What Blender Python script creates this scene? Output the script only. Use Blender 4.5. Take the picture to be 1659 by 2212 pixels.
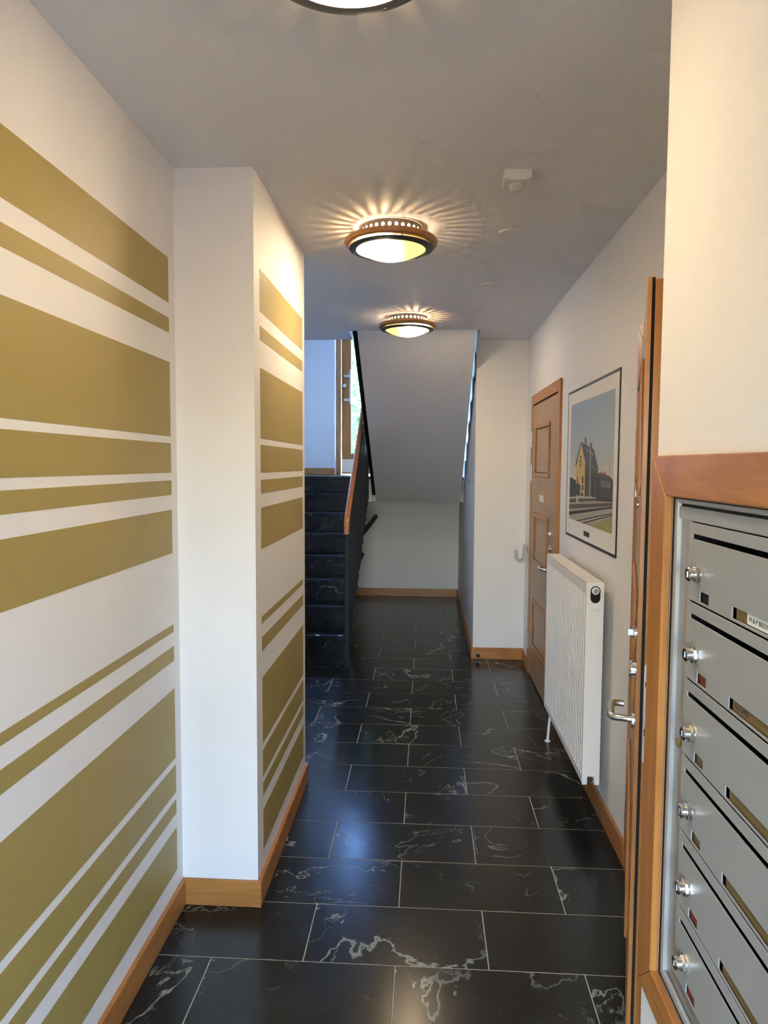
import bpy, bmesh, math, random
from mathutils import Vector, Matrix

# ------------------------------------------------------------------ clear
for o in list(bpy.data.objects):
    bpy.data.objects.remove(o, do_unlink=True)
SC = bpy.context.scene
COL = SC.collection
random.seed(7)
R = math.radians

# ------------------------------------------------------------------ camera
CAM_H = 1.607
right = Vector((0.9982, 0.0600, 0.0049)).normalized()
fwd = Vector((-0.0595, 0.9960, -0.0673)).normalized()
up = right.cross(fwd).normalized()
right = fwd.cross(up).normalized()
cd = bpy.data.cameras.new('camera')
cd.sensor_fit = 'VERTICAL'
cd.sensor_height = 36.0
cd.lens = 36.0 * 1512.0 / 2212.0
cd.clip_start = 0.02
cam = bpy.data.objects.new('camera', cd)
COL.objects.link(cam)
M = Matrix.Identity(4)
for i in range(3):
    M[i][0] = right[i]; M[i][1] = up[i]; M[i][2] = -fwd[i]
M[2][3] = CAM_H
cam.matrix_world = M
SC.camera = cam

# ------------------------------------------------------------------ world, daylight, exposure
W = bpy.data.worlds.new('world'); SC.world = W
W.use_nodes = True
wn = W.node_tree.nodes; wl = W.node_tree.links
for n in list(wn): wn.remove(n)
sky = wn.new('ShaderNodeTexSky'); sky.sky_type = 'NISHITA'
sky.sun_disc = False
sky.sun_elevation = R(38); sky.sun_rotation = R(200)
sky.dust_density = 0.6; sky.ozone_density = 1.6
bg = wn.new('ShaderNodeBackground'); bg.inputs['Strength'].default_value = 16.0
wo = wn.new('ShaderNodeOutputWorld')
wl.new(sky.outputs[0], bg.inputs[0]); wl.new(bg.outputs[0], wo.inputs[0])

def portal(name, loc, size_x, size_y, rot):
    l = bpy.data.lights.new(name, 'AREA'); l.shape = 'RECTANGLE'
    l.size = size_x; l.size_y = size_y
    l.cycles.is_portal = True
    o = bpy.data.objects.new(name, l); COL.objects.link(o)
    o.location = loc; o.rotation_euler = rot
    return o
# daylight openings (light portals for the sky): stair door, upper stair window, street door behind the camera
portal('daylight_stair_door', (-0.53, 8.66, 2.60), 0.84, 1.75, (R(-90), 0, 0))
portal('daylight_stair_window', (-1.86, 6.70, 3.80), 0.7, 0.9, (R(90), 0, R(-90)))
portal('daylight_street_door', (-0.06, -0.91, 1.05), 0.94, 1.80, (R(90), 0, 0))

VS = SC.view_settings
VS.view_transform = 'Standard'; VS.look = 'None'; VS.gamma = 1.0
VS.use_curve_mapping = False
VS.exposure = 1.26
SC.cycles.use_denoising = True
SC.cycles.max_bounces = 6
SC.cycles.diffuse_bounces = 5
SC.cycles.glossy_bounces = 3
SC.cycles.caustics_reflective = False
SC.cycles.caustics_refractive = False
SC.cycles.use_adaptive_sampling = True
SC.cycles.adaptive_threshold = 0.10
SC.cycles.adaptive_min_samples = 20
SC.cycles.transparent_max_bounces = 12
SC.cycles.sample_clamp_indirect = 5.0

# ------------------------------------------------------------------ materials
def new_mat(name):
    m = bpy.data.materials.new(name); m.use_nodes = True
    nt = m.node_tree
    return m, nt, nt.nodes, nt.links, nt.nodes['Principled BSDF']

def plain(name, col, rough=0.5, metal=0.0, bump=0.0, bscale=200.0, spec=None, coat=0.0):
    m, nt, N, L, b = new_mat(name)
    b.inputs['Base Color'].default_value = (*col, 1)
    b.inputs['Roughness'].default_value = rough
    b.inputs['Metallic'].default_value = metal
    if spec is not None: b.inputs['Specular IOR Level'].default_value = spec
    if coat: b.inputs['Coat Weight'].default_value = coat
    if bump:
        g = N.new('ShaderNodeNewGeometry')
        t = N.new('ShaderNodeTexNoise'); t.inputs['Scale'].default_value = bscale
        t.inputs['Detail'].default_value = 2.0
        L.new(g.outputs['Position'], t.inputs['Vector'])
        bp = N.new('ShaderNodeBump'); bp.inputs['Strength'].default_value = bump
        bp.inputs['Distance'].default_value = 0.002
        L.new(t.outputs['Fac'], bp.inputs['Height'])
        L.new(bp.outputs['Normal'], b.inputs['Normal'])
    return m

def paint(name, col, rough, scuff=0.0):
    """wall paint: fine roller texture, faint scuffs low on the wall"""
    m = plain(name, col, rough, bump=0.25, bscale=330.0)
    nt = m.node_tree; N = nt.nodes; L = nt.links; b = N['Principled BSDF']
    g = N.new('ShaderNodeNewGeometry')
    t = N.new('ShaderNodeTexNoise'); t.inputs['Scale'].default_value = 2.2; t.inputs['Detail'].default_value = 5
    L.new(g.outputs['Position'], t.inputs['Vector'])
    mx = N.new('ShaderNodeMix'); mx.data_type = 'RGBA'
    mx.inputs[6].default_value = (*col, 1)
    mx.inputs[7].default_value = (*[c * (1 - 0.06 - scuff) for c in col], 1)
    cr = N.new('ShaderNodeValToRGB'); cr.color_ramp.elements[0].position = 0.45; cr.color_ramp.elements[1].position = 0.8
    L.new(t.outputs['Fac'], cr.inputs[0]); L.new(cr.outputs[0], mx.inputs[0])
    L.new(mx.outputs[2], b.inputs['Base Color'])
    return m

def wood(name, c1, c2, axis, rough=0.35, scale=1.0, coat=0.0):
    """lacquered wood with its grain along one world axis"""
    m, nt, N, L, b = new_mat(name)
    g = N.new('ShaderNodeNewGeometry'); oi = N.new('ShaderNodeObjectInfo')
    mul = N.new('ShaderNodeVectorMath'); mul.operation = 'MULTIPLY_ADD'
    rv = N.new('ShaderNodeCombineXYZ')
    rm = N.new('ShaderNodeMath'); rm.operation = 'MULTIPLY'; rm.inputs[1].default_value = 17.0
    L.new(oi.outputs['Random'], rm.inputs[0])
    for i in range(3): L.new(rm.outputs[0], rv.inputs[i])
    s = [14 * scale] * 3; s['XYZ'.index(axis)] = 1.3 * scale
    mul.inputs[1].default_value = s
    L.new(g.outputs['Position'], mul.inputs[0]); L.new(rv.outputs[0], mul.inputs[2])
    n1 = N.new('ShaderNodeTexNoise'); n1.inputs['Scale'].default_value = 1.0; n1.inputs['Detail'].default_value = 3
    n1.inputs['Distortion'].default_value = 1.2
    L.new(mul.outputs[0], n1.inputs['Vector'])
    wv = N.new('ShaderNodeMath'); wv.operation = 'MULTIPLY'; wv.inputs[1].default_value = 26.0
    L.new(n1.outputs['Fac'], wv.inputs[0])
    sn = N.new('ShaderNodeMath'); sn.operation = 'SINE'; L.new(wv.outputs[0], sn.inputs[0])
    s2 = [170 * scale] * 3; s2['XYZ'.index(axis)] = 6 * scale
    m2 = N.new('ShaderNodeVectorMath'); m2.operation = 'MULTIPLY'; m2.inputs[1].default_value = s2
    L.new(g.outputs['Position'], m2.inputs[0])
    n2 = N.new('ShaderNodeTexNoise'); n2.inputs['Scale'].default_value = 1.0; n2.inputs['Detail'].default_value = 2
    L.new(m2.outputs[0], n2.inputs['Vector'])
    ad = N.new('ShaderNodeMath'); ad.operation = 'MULTIPLY_ADD'; ad.inputs[1].default_value = 0.22; ad.inputs[2].default_value = 0.28
    L.new(sn.outputs[0], ad.inputs[0])
    a2 = N.new('ShaderNodeMath'); a2.operation = 'MULTIPLY_ADD'; a2.inputs[1].default_value = 0.5
    L.new(n2.outputs['Fac'], a2.inputs[0]); L.new(ad.outputs[0], a2.inputs[2])
    mx = N.new('ShaderNodeMix'); mx.data_type = 'RGBA'
    mx.inputs[6].default_value = (*c1, 1); mx.inputs[7].default_value = (*c2, 1)
    L.new(a2.outputs[0], mx.inputs[0]); L.new(mx.outputs[2], b.inputs['Base Color'])
    b.inputs['Roughness'].default_value = rough
    if coat: b.inputs['Coat Weight'].default_value = coat; b.inputs['Coat Roughness'].default_value = 0.15
    bp = N.new('ShaderNodeBump'); bp.inputs['Strength'].default_value = 0.08; bp.inputs['Distance'].default_value = 0.001
    L.new(n2.outputs['Fac'], bp.inputs['Height']); L.new(bp.outputs['Normal'], b.inputs['Normal'])
    return m

def marble(name, base=(0.0055, 0.0068, 0.0066), vein=(0.27, 0.30, 0.27), rough=0.20, spec=0.38):
    """black-green marble with pale wandering veins, different on every slab"""
    m, nt, N, L, b = new_mat(name)
    g = N.new('ShaderNodeNewGeometry'); oi = N.new('ShaderNodeObjectInfo')
    rm = N.new('ShaderNodeMath'); rm.operation = 'MULTIPLY'; rm.inputs[1].default_value = 61.0
    L.new(oi.outputs['Random'], rm.inputs[0])
    rv = N.new('ShaderNodeCombineXYZ')
    for i in range(3): L.new(rm.outputs[0], rv.inputs[i])
    ad = N.new('ShaderNodeVectorMath'); ad.operation = 'ADD'
    L.new(g.outputs['Position'], ad.inputs[0]); L.new(rv.outputs[0], ad.inputs[1])
    def noise(scale, detail, dist, rough_=0.5, src=ad):
        t = N.new('ShaderNodeTexNoise'); t.inputs['Scale'].default_value = scale
        t.inputs['Detail'].default_value = detail; t.inputs['Distortion'].default_value = dist
        t.inputs['Roughness'].default_value = rough_
        L.new(src.outputs[0], t.inputs['Vector']); return t
    def ridge(t, w0, w1):
        a = N.new('ShaderNodeMath'); a.operation = 'SUBTRACT'; a.inputs[1].default_value = 0.5
        L.new(t.outputs['Fac'], a.inputs[0])
        c = N.new('ShaderNodeMath'); c.operation = 'ABSOLUTE'; L.new(a.outputs[0], c.inputs[0])
        r = N.new('ShaderNodeMapRange'); r.interpolation_type = 'SMOOTHSTEP'
        r.inputs['From Min'].default_value = w0; r.inputs['From Max'].default_value = w1
        r.inputs['To Min'].default_value = 1.0; r.inputs['To Max'].default_value = 0.0
        L.new(c.outputs[0], r.inputs['Value']); return r
    def mask(t, lo, hi):
        r = N.new('ShaderNodeMapRange'); r.interpolation_type = 'SMOOTHSTEP'
        r.inputs['From Min'].default_value = lo; r.inputs['From Max'].default_value = hi
        L.new(t.outputs['Fac'], r.inputs['Value']); return r
    def mulv(a, c, k=1.0):
        p = N.new('ShaderNodeMath'); p.operation = 'MULTIPLY'; L.new(a.outputs[0], p.inputs[0]); L.new(c.outputs[0], p.inputs[1])
        q = N.new('ShaderNodeMath'); q.operation = 'MULTIPLY'; q.inputs[1].default_value = k; L.new(p.outputs[0], q.inputs[0])
        return q
    v1 = mulv(ridge(noise(1.5, 6, 0.5, 0.52), 0.0, 0.0065), mask(noise(1.7, 2, 0), 0.45, 0.60), 0.9)
    v2 = mulv(ridge(noise(3.6, 7, 0.6, 0.55), 0.0, 0.009), mask(noise(2.3, 2, 0.5), 0.49, 0.66), 0.6)
    v3 = mulv(mask(noise(16, 8, 0.9, 0.72), 0.56, 0.74), mask(noise(1.9, 3, 0.6), 0.54, 0.72), 0.7)
    def mx2(a, c):
        p = N.new('ShaderNodeMath'); p.operation = 'MAXIMUM'; L.new(a.outputs[0], p.inputs[0]); L.new(c.outputs[0], p.inputs[1]); return p
    vv = mx2(mx2(v1, v2), v3)
    cl = noise(11, 10, 0.8, 0.82)
    cm = N.new('ShaderNodeMix'); cm.data_type = 'RGBA'
    cm.inputs[6].default_value = (*[c * 0.6 for c in base], 1); cm.inputs[7].default_value = (*[c * 3.4 for c in base], 1)
    L.new(mask(cl, 0.35, 0.75).outputs[0], cm.inputs[0])
    mx = N.new('ShaderNodeMix'); mx.data_type = 'RGBA'; mx.inputs[7].default_value = (*vein, 1)
    L.new(cm.outputs[2], mx.inputs[6]); L.new(vv.outputs[0], mx.inputs[0])
    L.new(mx.outputs[2], b.inputs['Base Color'])
    rr = N.new('ShaderNodeMapRange'); rr.inputs['To Min'].default_value = rough * 0.85; rr.inputs['To Max'].default_value = rough * 1.35
    b.inputs['Specular IOR Level'].default_value = spec
    L.new(noise(5, 4, 0).outputs['Fac'], rr.inputs['Value']); L.new(rr.outputs[0], b.inputs['Roughness'])
    return m

OAK1, OAK2 = (0.50, 0.222, 0.058), (0.34, 0.130, 0.028)
MT = {}
for ax in 'XYZ':
    MT['oak' + ax] = wood('beech_' + ax, OAK1, OAK2, ax)
MT['veneer'] = wood('door_veneer', (0.42, 0.275, 0.150), (0.34, 0.205, 0.100), 'Z', rough=0.38, scale=0.8)
MT['moulding'] = wood('door_moulding', (0.48, 0.22, 0.065), (0.35, 0.14, 0.036), 'Z')
MT['wall'] = paint('white_wall_paint', (0.81, 0.795, 0.775), 0.55)
MT['ceil'] = paint('ceiling_paint', (0.83, 0.84, 0.85), 0.7)
MT['soffit'] = paint('stair_soffit_paint', (0.83, 0.84, 0.85), 0.33)
MT['stripe'] = paint('olive_stripe_paint', (0.375, 0.288, 0.088), 0.5)
MT['marble'] = marble('black_marble')
MT['stepmarble'] = marble('step_marble', base=(0.003, 0.004, 0.0042), vein=(0.14, 0.16, 0.15), rough=0.26, spec=0.28)
MT['grout'] = plain('grout', (0.40, 0.37, 0.32), 0.85, bump=0.3, bscale=500)
MT['white'] = plain('white_enamel', (0.83, 0.81, 0.77), 0.33)
MT['plastic'] = plain('white_plastic', (0.78, 0.76, 0.72), 0.4)
MT['lens'] = plain('sensor_lens', (0.62, 0.59, 0.52), 0.18)
MT['greymetal'] = plain('grey_lacquered_metal', (0.33, 0.335, 0.32), 0.34, bump=0.06, bscale=900)
MT['alu'] = plain('aluminium', (0.52, 0.51, 0.49), 0.36, 0.85)
MT['chrome'] = plain('chrome', (0.78, 0.76, 0.72), 0.16, 1.0)
MT['steel'] = plain('brushed_steel', (0.62, 0.61, 0.58), 0.3, 1.0)
MT['blacksteel'] = plain('black_steel', (0.004, 0.005, 0.007), 0.5, spec=0.3)
MT['black'] = plain('black_rubber', (0.006, 0.006, 0.006), 0.7)
MT['void'] = plain('painted_dark_inside', (0.004, 0.004, 0.004), 0.9)  # near-black colour standing in for shade in slots, gaps and recesses
MT['brass'] = plain('brass_plate', (0.30, 0.20, 0.075), 0.35, 0.6)
MT['card'] = plain('white_card', (0.78, 0.77, 0.73), 0.6)
MT['ink'] = plain('printed_ink', (0.03, 0.03, 0.03), 0.7)
MT['redcard'] = plain('red_card', (0.22, 0.035, 0.015), 0.6)
MT['frameblack'] = plain('dark_frame', (0.018, 0.022, 0.024), 0.45)
MT['matboard'] = plain('mat_board', (0.78, 0.75, 0.70), 0.6)
MT['lampmetal'] = plain('dark_lamp_metal', (0.055, 0.058, 0.065), 0.38, 0.5)
MT['collar'] = plain('lamp_collar', (0.30, 0.26, 0.20), 0.5)
MT['lampoak'] = wood('lamp_beech', (0.56, 0.27, 0.085), (0.42, 0.18, 0.05), 'X', rough=0.3, scale=1.5)
MT['shade_grey'] = plain('grey_bracket', (0.46, 0.45, 0.43), 0.45)
MT['railwood'] = wood('handrail_beech', (0.50, 0.20, 0.060), (0.38, 0.135, 0.036), 'Y', rough=0.22, coat=0.3)
MT['leafgreen'] = plain('leaf_green', (0.10, 0.23, 0.045), 0.5)
MT['bark'] = plain('bark', (0.10, 0.07, 0.045), 0.85, bump=0.6, bscale=60)
MT['lawn'] = plain('lawn', (0.09, 0.17, 0.04), 0.9, bump=0.6, bscale=90)
MT['paving'] = plain('paving', (0.16, 0.16, 0.165), 0.85, bump=0.3, bscale=60)

def glass_pane(name, tint=(0.96, 0.98, 0.97)):
    m, nt, N, L, b = new_mat(name)
    N.remove(b)
    tr = N.new('ShaderNodeBsdfTransparent'); tr.inputs[0].default_value = (*tint, 1)
    gl = N.new('ShaderNodeBsdfGlossy'); gl.inputs['Roughness'].default_value = 0.02
    mx = N.new('ShaderNodeMixShader'); mx.inputs[0].default_value = 0.07
    L.new(tr.outputs[0], mx.inputs[1]); L.new(gl.outputs[0], mx.inputs[2])
    L.new(mx.outputs[0], N['Material Output'].inputs[0])
    return m
MT['glass'] = glass_pane('pane_glass')
MT['tinted'] = glass_pane('tinted_glass', (0.268, 0.288, 0.310))
MT['tinted3'] = glass_pane('landing_door_glass', (0.60, 0.67, 0.78))
MT['tinted2'] = glass_pane('tinted_stair_glass', (0.085, 0.115, 0.225))

# lamp glass: frosted dome, the bulb sits to one side so one half is hotter
def lamp_glass():
    m, nt, N, L, b = new_mat('frosted_lamp_glass')
    N.remove(b)
    tc = N.new('ShaderNodeTexCoord'); sp = N.new('ShaderNodeSeparateXYZ'); L.new(tc.outputs['Object'], sp.inputs[0])
    def ramp(lo, hi, c_lo, c_hi_node):
        mr = N.new('ShaderNodeMapRange'); mr.interpolation_type = 'SMOOTHSTEP'
        mr.inputs['From Min'].default_value = lo; mr.inputs['From Max'].default_value = hi
        L.new(sp.outputs['X'], mr.inputs['Value'])
        mx = N.new('ShaderNodeMix'); mx.data_type = 'RGBA'
        mx.inputs[6].default_value = (*c_lo, 1)
        if isinstance(c_hi_node, tuple): mx.inputs[7].default_value = (*c_hi_node, 1)
        else: L.new(c_hi_node.outputs[2], mx.inputs[7])
        L.new(mr.outputs[0], mx.inputs[0]); return mx
    mx = ramp(-0.030, 0.022, (41.0, 31.0, 19.5), ramp(0.008, 0.080, (1.9, 1.35, 0.75), (1.05, 0.62, 0.16)))
    em = N.new('ShaderNodeEmission'); L.new(mx.outputs[2], em.inputs[0])
    em.inputs['Strength'].default_value = 1.0
    L.new(em.outputs[0], N['Material Output'].inputs[0])
    return m
MT['lampglass'] = lamp_glass()

def sky_print():
    m, nt, N, L, b = new_mat('print_sky')
    g = N.new('ShaderNodeNewGeometry'); sp = N.new('ShaderNodeSeparateXYZ'); L.new(g.outputs['Position'], sp.inputs[0])
    mr = N.new('ShaderNodeMapRange'); mr.inputs['From Min'].default_value = 1.50; mr.inputs['From Max'].default_value = 1.94
    L.new(sp.outputs['Z'], mr.inputs['Value'])
    n = N.new('ShaderNodeTexNoise'); n.inputs['Scale'].default_value = 120; n.inputs['Detail'].default_value = 4
    L.new(g.outputs['Position'], n.inputs['Vector'])
    ad = N.new('ShaderNodeMath'); ad.operation = 'MULTIPLY_ADD'; ad.inputs[1].default_value = 0.3; L.new(n.outputs['Fac'], ad.inputs[0])
    sb = N.new('ShaderNodeMath'); sb.operation = 'SUBTRACT'; sb.inputs[1].default_value = 0.15
    L.new(mr.outputs[0], ad.inputs[2]); L.new(ad.outputs[0], sb.inputs[0])
    cr = N.new('ShaderNodeValToRGB')
    cr.color_ramp.elements[0].color = (0.66, 0.57, 0.42, 1); cr.color_ramp.elements[1].color = (0.30, 0.37, 0.47, 1)
    e = cr.color_ramp.elements.new(0.4); e.color = (0.40, 0.46, 0.48, 1)
    L.new(sb.outputs[0], cr.inputs[0]); L.new(cr.outputs[0], b.inputs['Base Color'])
    b.inputs['Roughness'].default_value = 0.5
    return m

# ------------------------------------------------------------------ mesh helpers
class MB:
    def __init__(s): s.v = []; s.f = []; s.mi = []
    def quad(s, idx, mi=0): s.f.append(tuple(idx)); s.mi.append(mi)
    def box(s, x0, x1, y0, y1, z0, z1, mi=0):
        b = len(s.v)
        s.v += [(x0,y0,z0),(x1,y0,z0),(x1,y1,z0),(x0,y1,z0),(x0,y0,z1),(x1,y0,z1),(x1,y1,z1),(x0,y1,z1)]
        for q in ((0,3,2,1),(4,5,6,7),(0,1,5,4),(1,2,6,5),(2,3,7,6),(3,0,4,7)): s.quad([b+i for i in q], mi)
        return s
    def prism(s, pts, axis, a0, a1, mi=0):
        """polygon pts in the plane normal to axis, extruded from a0 to a1"""
        def P(p, a):
            return {'X': (a, p[0], p[1]), 'Y': (p[0], a, p[1]), 'Z': (p[0], p[1], a)}[axis]
        b = len(s.v); n = len(pts)
        s.v += [P(p, a0) for p in pts] + [P(p, a1) for p in pts]
        s.quad([b+i for i in range(n)][::-1], mi); s.quad([b+n+i for i in range(n)], mi)
        for i in range(n):
            j = (i+1) % n; s.quad([b+i, b+j, b+n+j, b+n+i], mi)
        return s
    def plate(s, axis, a0, a1, u0, u1, v0, v1, holes, mi=0):
        """rectangular plate normal to axis with rectangular through holes (u0,u1,v0,v1)"""
        us = sorted({u0, u1, *[c for h in holes for c in h[:2]]}); vs = sorted({v0, v1, *[c for h in holes for c in h[2:]]})
        us = [u for u in us if u0-1e-9 <= u <= u1+1e-9]; vs = [v for v in vs if v0-1e-9 <= v <= v1+1e-9]
        def P(a, u, v): return {'X': (a,u,v), 'Y': (u,a,v), 'Z': (u,v,a)}[axis]
        nu, nv = len(us), len(vs); b = len(s.v)
        for a in (a0, a1):
            for v in vs:
                for u in us: s.v.append(P(a,u,v))
        I = lambda k,i,j: b + k*nu*nv + j*nu + i
        def solid(i, j):
            if i < 0 or j < 0 or i >= nu-1 or j >= nv-1: return False
            cu = (us[i]+us[i+1])/2; cv = (vs[j]+vs[j+1])/2
            return not any(h[0] < cu < h[1] and h[2] < cv < h[3] for h in holes)
        for i in range(nu-1):
            for j in range(nv-1):
                if not solid(i, j): continue
                s.quad([I(0,i,j), I(0,i,j+1), I(0,i+1,j+1), I(0,i+1,j)], mi)
                s.quad([I(1,i,j), I(1,i+1,j), I(1,i+1,j+1), I(1,i,j+1)], mi)
                if not solid(i-1, j): s.quad([I(0,i,j), I(1,i,j), I(1,i,j+1), I(0,i,j+1)], mi)
                if not solid(i+1, j): s.quad([I(0,i+1,j), I(0,i+1,j+1), I(1,i+1,j+1), I(1,i+1,j)], mi)
                if not solid(i, j-1): s.quad([I(0,i,j), I(0,i+1,j), I(1,i+1,j), I(1,i,j)], mi)
                if not solid(i, j+1): s.quad([I(0,i,j+1), I(1,i,j+1), I(1,i+1,j+1), I(0,i+1,j+1)], mi)
        return s
    def lathe(s, prof, c=(0,0,0), axis='Z', n=32, mi=0, cap0=False, cap1=False, phase=0.0):
        """profile of (radius, height) turned about axis through c"""
        b = len(s.v)
        for r, h in prof:
            for k in range(n):
                a = 2*math.pi*k/n + phase
                p = (r*math.cos(a), r*math.sin(a), h)
                if axis == 'X': p = (h, r*math.cos(a), r*math.sin(a))
                if axis == 'Y': p = (r*math.cos(a), h, r*math.sin(a))
                s.v.append((c[0]+p[0], c[1]+p[1], c[2]+p[2]))
        for i in range(len(prof)-1):
            for k in range(n):
                k2 = (k+1) % n
                s.quad([b+i*n+k, b+i*n+k2, b+(i+1)*n+k2, b+(i+1)*n+k], mi)
        if cap0: s.quad([b+k for k in range(n)][::-1], mi)
        if cap1: s.quad([b+(len(prof)-1)*n+k for k in range(n)], mi)
        return s
    def tube(s, pts, r, n=12, mi=0, rs=None):
        pts = [Vector(p) for p in pts]; b = len(s.v); m = len(pts)
        ref = Vector((0.3, 0.2, 1)).normalized()
        for i, p in enumerate(pts):
            d = (pts[min(i+1, m-1)] - pts[max(i-1, 0)]).normalized()
            u = d.cross(ref)
            if u.length < 0.05: u = d.cross(Vector((1, 0, 0)))
            u.normalize(); w = d.cross(u)
            rr = rs[i] if rs else r
            for k in range(n):
                a = 2*math.pi*k/n
                s.v.append(tuple(p + u*(rr*math.cos(a)) + w*(rr*math.sin(a))))
        for i in range(m-1):
            for k in range(n):
                k2 = (k+1) % n
                s.quad([b+i*n+k, b+i*n+k2, b+(i+1)*n+k2, b+(i+1)*n+k], mi)
        s.quad([b+k for k in range(n)][::-1], mi); s.quad([b+(m-1)*n+k for k in range(n)], mi)
        return s
    def mesh(s, name, mats, bevel=0.0, smooth=None, segs=1):
        bm = bmesh.new()
        vs = [bm.verts.new(v) for v in s.v]
        for f, mi in zip(s.f, s.mi):
            try:
                fc = bm.faces.new([vs[i] for i in f]); fc.material_index = mi
            except ValueError: pass
        bmesh.ops.remove_doubles(bm, verts=bm.verts, dist=1e-6)
        bmesh.ops.recalc_face_normals(bm, faces=bm.faces)
        if bevel:
            ed = [e for e in bm.edges if len(e.link_faces) == 2 and e.calc_face_angle(0) > R(50)]
            bmesh.ops.bevel(bm, geom=ed, offset=bevel, offset_type='OFFSET', segments=segs, profile=0.5, affect='EDGES', clamp_overlap=True)
        me = bpy.data.meshes.new(name); bm.to_mesh(me); bm.free()
        for m in (mats if isinstance(mats, (list, tuple)) else [mats]):
            me.materials.append(m if not isinstance(m, str) else MT[m])
        if smooth:
            me.shade_smooth(); me.set_sharp_from_angle(angle=R(smooth))
        return me
    def build(s, name, mats, parent=None, **kw):
        return add(name, s.mesh(name, mats, **kw), parent)

def add(name, me, parent=None, loc=None):
    o = bpy.data.objects.new(name, me); COL.objects.link(o)
    if parent is not None: o.parent = parent
    if loc is not None: o.location = loc
    return o

def thing(name, label, cat, loc=(0,0,0), rotz=0.0, group=None, kind=None):
    o = bpy.data.objects.new(name, None); COL.objects.link(o)
    o.empty_display_size = 0.05
    o.location = loc; o.rotation_euler = (0, 0, rotz)
    return tag(o, label, cat, group, kind)

def tag(o, label=None, cat=None, group=None, kind=None):
    if label: o['label'] = label
    if cat: o['category'] = cat
    if group: o['group'] = group
    if kind: o['kind'] = kind
    return o

def struct(o, label, cat):
    return tag(o, label, cat, kind='structure')

# ------------------------------------------------------------------ dimensions
XL, XP, XR, XB = -0.875, -0.597, 0.815, 0.470     # left wall, pier side, right wall, mailbox bulkhead
YP0, YP1 = 2.42, 3.42                             # pier
YQ, XQ = 5.77, 0.400                              # pilaster front, alcove right wall
YB = 8.50                                         # back wall
ZC = 2.615                                        # ceiling
XS = -1.75                                        # stair's left wall
ZL = 1.482                                        # half landing
YL = 7.416                                        # landing edge
Y0 = -0.80                                        # street door wall
ZT = 5.60                                         # stairwell top

# ------------------------------------------------------------------ floor with its tiles
fl = MB().box(XS-0.15, 1.0, Y0-0.15, YB+0.25, -0.20, -0.0009).build('floor', 'grout')
struct(fl, 'black marble tiled corridor floor with pale grout lines', 'floor')
ROW0, RH, TW, J = 2.147, 0.2987, 0.600, 0.0034
def tile_mesh(x0, x1, y0, y1):
    return MB().box(x0, x1, y0, y1, -0.010, 0.0).mesh('tile', 'marble', bevel=0.0009)
cache = {}
r0 = int(math.floor((Y0-0.05-ROW0)/RH)); r1 = int(math.ceil((YB-ROW0)/RH))
for r in range(r0, r1+1):
    ya = ROW0 + r*RH; yb = ya + RH
    off = -0.385 if r % 2 == 0 else -0.085
    xlo = XL if yb < YP0+0.15 else XS
    xhi = XR if ya < YQ else XQ
    # a row is laid wall to wall, the end pieces are cut
    k = math.floor((xlo-off)/TW)
    x = off + k*TW
    while x < xhi:
        a, b = max(x, xlo), min(x+TW, xhi)
        if b - a > 0.02:
            c = ((a+b)/2, (ya+yb)/2)
            hide = (c[0] < XP-0.33 and YP0 < c[1] < YP1)
            if not hide:
                w = round(b-a-J, 4); h = round(RH-J, 4)
                me = cache.get((w, h))
                if me is None:
                    me = cache[(w, h)] = tile_mesh(-w/2, w/2, -h/2, h/2)
                add('tile', me, fl, (c[0], c[1], random.uniform(-0.0003, 0.0003)))
        x += TW

# ------------------------------------------------------------------ walls
STRIPES = [(2.15,2.30),(2.05,2.10),(1.70,1.952),(1.576,1.677),(1.50,1.55),(1.298,1.449),(1.022,1.049),(0.92,0.972),(0.571,0.821),(0.446,0.546),(0.369,0.420),(0.162,0.317)]
wl_ = MB().box(XL-0.15, XL, Y0-0.15, YP0, 0, ZC).build('wall_left', 'wall')
struct(wl_, 'white left wall painted with wide and narrow olive stripes', 'wall')
for z0, z1 in STRIPES:
    MB().box(XL, XL+0.0007, -0.6, 2.362, z0, z1).build('painted_stripe', 'stripe', wl_)
wp = MB().box(XS-0.1, XP, YP0, YP1, 0, ZC).build('wall_pier', 'wall')
struct(wp, 'white wall pier jutting into the corridor, olive stripes on its side', 'wall')
for z0, z1 in STRIPES:
    MB().box(XP, XP+0.0007, 2.504, 3.362, z0, z1).build('painted_stripe', 'stripe', wp)
struct(MB().plate('X', XS-0.15, XS, YP1, YB+0.25, 0, ZT, [(6.30, 7.10, 3.30, 4.30)]).build('wall_stair_left', 'wall'), 'white wall along the left side of the stair', 'wall')
# right wall with two door openings
D2 = (1.66, 2.690); D1 = (4.365, 5.395); DZ = 2.075
wr = MB().plate('X', XR, XR+0.12, Y0-0.15, YQ, 0, ZC, [(D2[0], D2[1], -0.1, DZ), (D1[0], D1[1], -0.1, DZ)]).build('wall_right', 'wall')
struct(wr, 'white right wall with doors, radiator and framed print', 'wall')
# dim flat behind the ajar door; light-blocking panel added behind the far door
struct(MB().plate('X', 1.70, 1.80, 1.2, 3.2, 0, ZC, []).box(0.935, 1.70, 1.2, 1.3, 0, ZC).box(0.935, 1.70, 3.1, 3.2, 0, ZC).box(0.935, 1.80, 1.2, 3.2, ZC, ZC+0.1).box(0.935, 1.80, 1.2, 3.2, -0.2, -0.003).build('wall_flat', 'wall'), 'white hall walls behind the door that stands ajar', 'wall')
struct(MB().box(0.935, 1.05, 4.2, 5.55, -0.2, ZC).build('light_block_far', 'wall'), 'added white panel blocking light behind the closed far door', 'wall')
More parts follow.
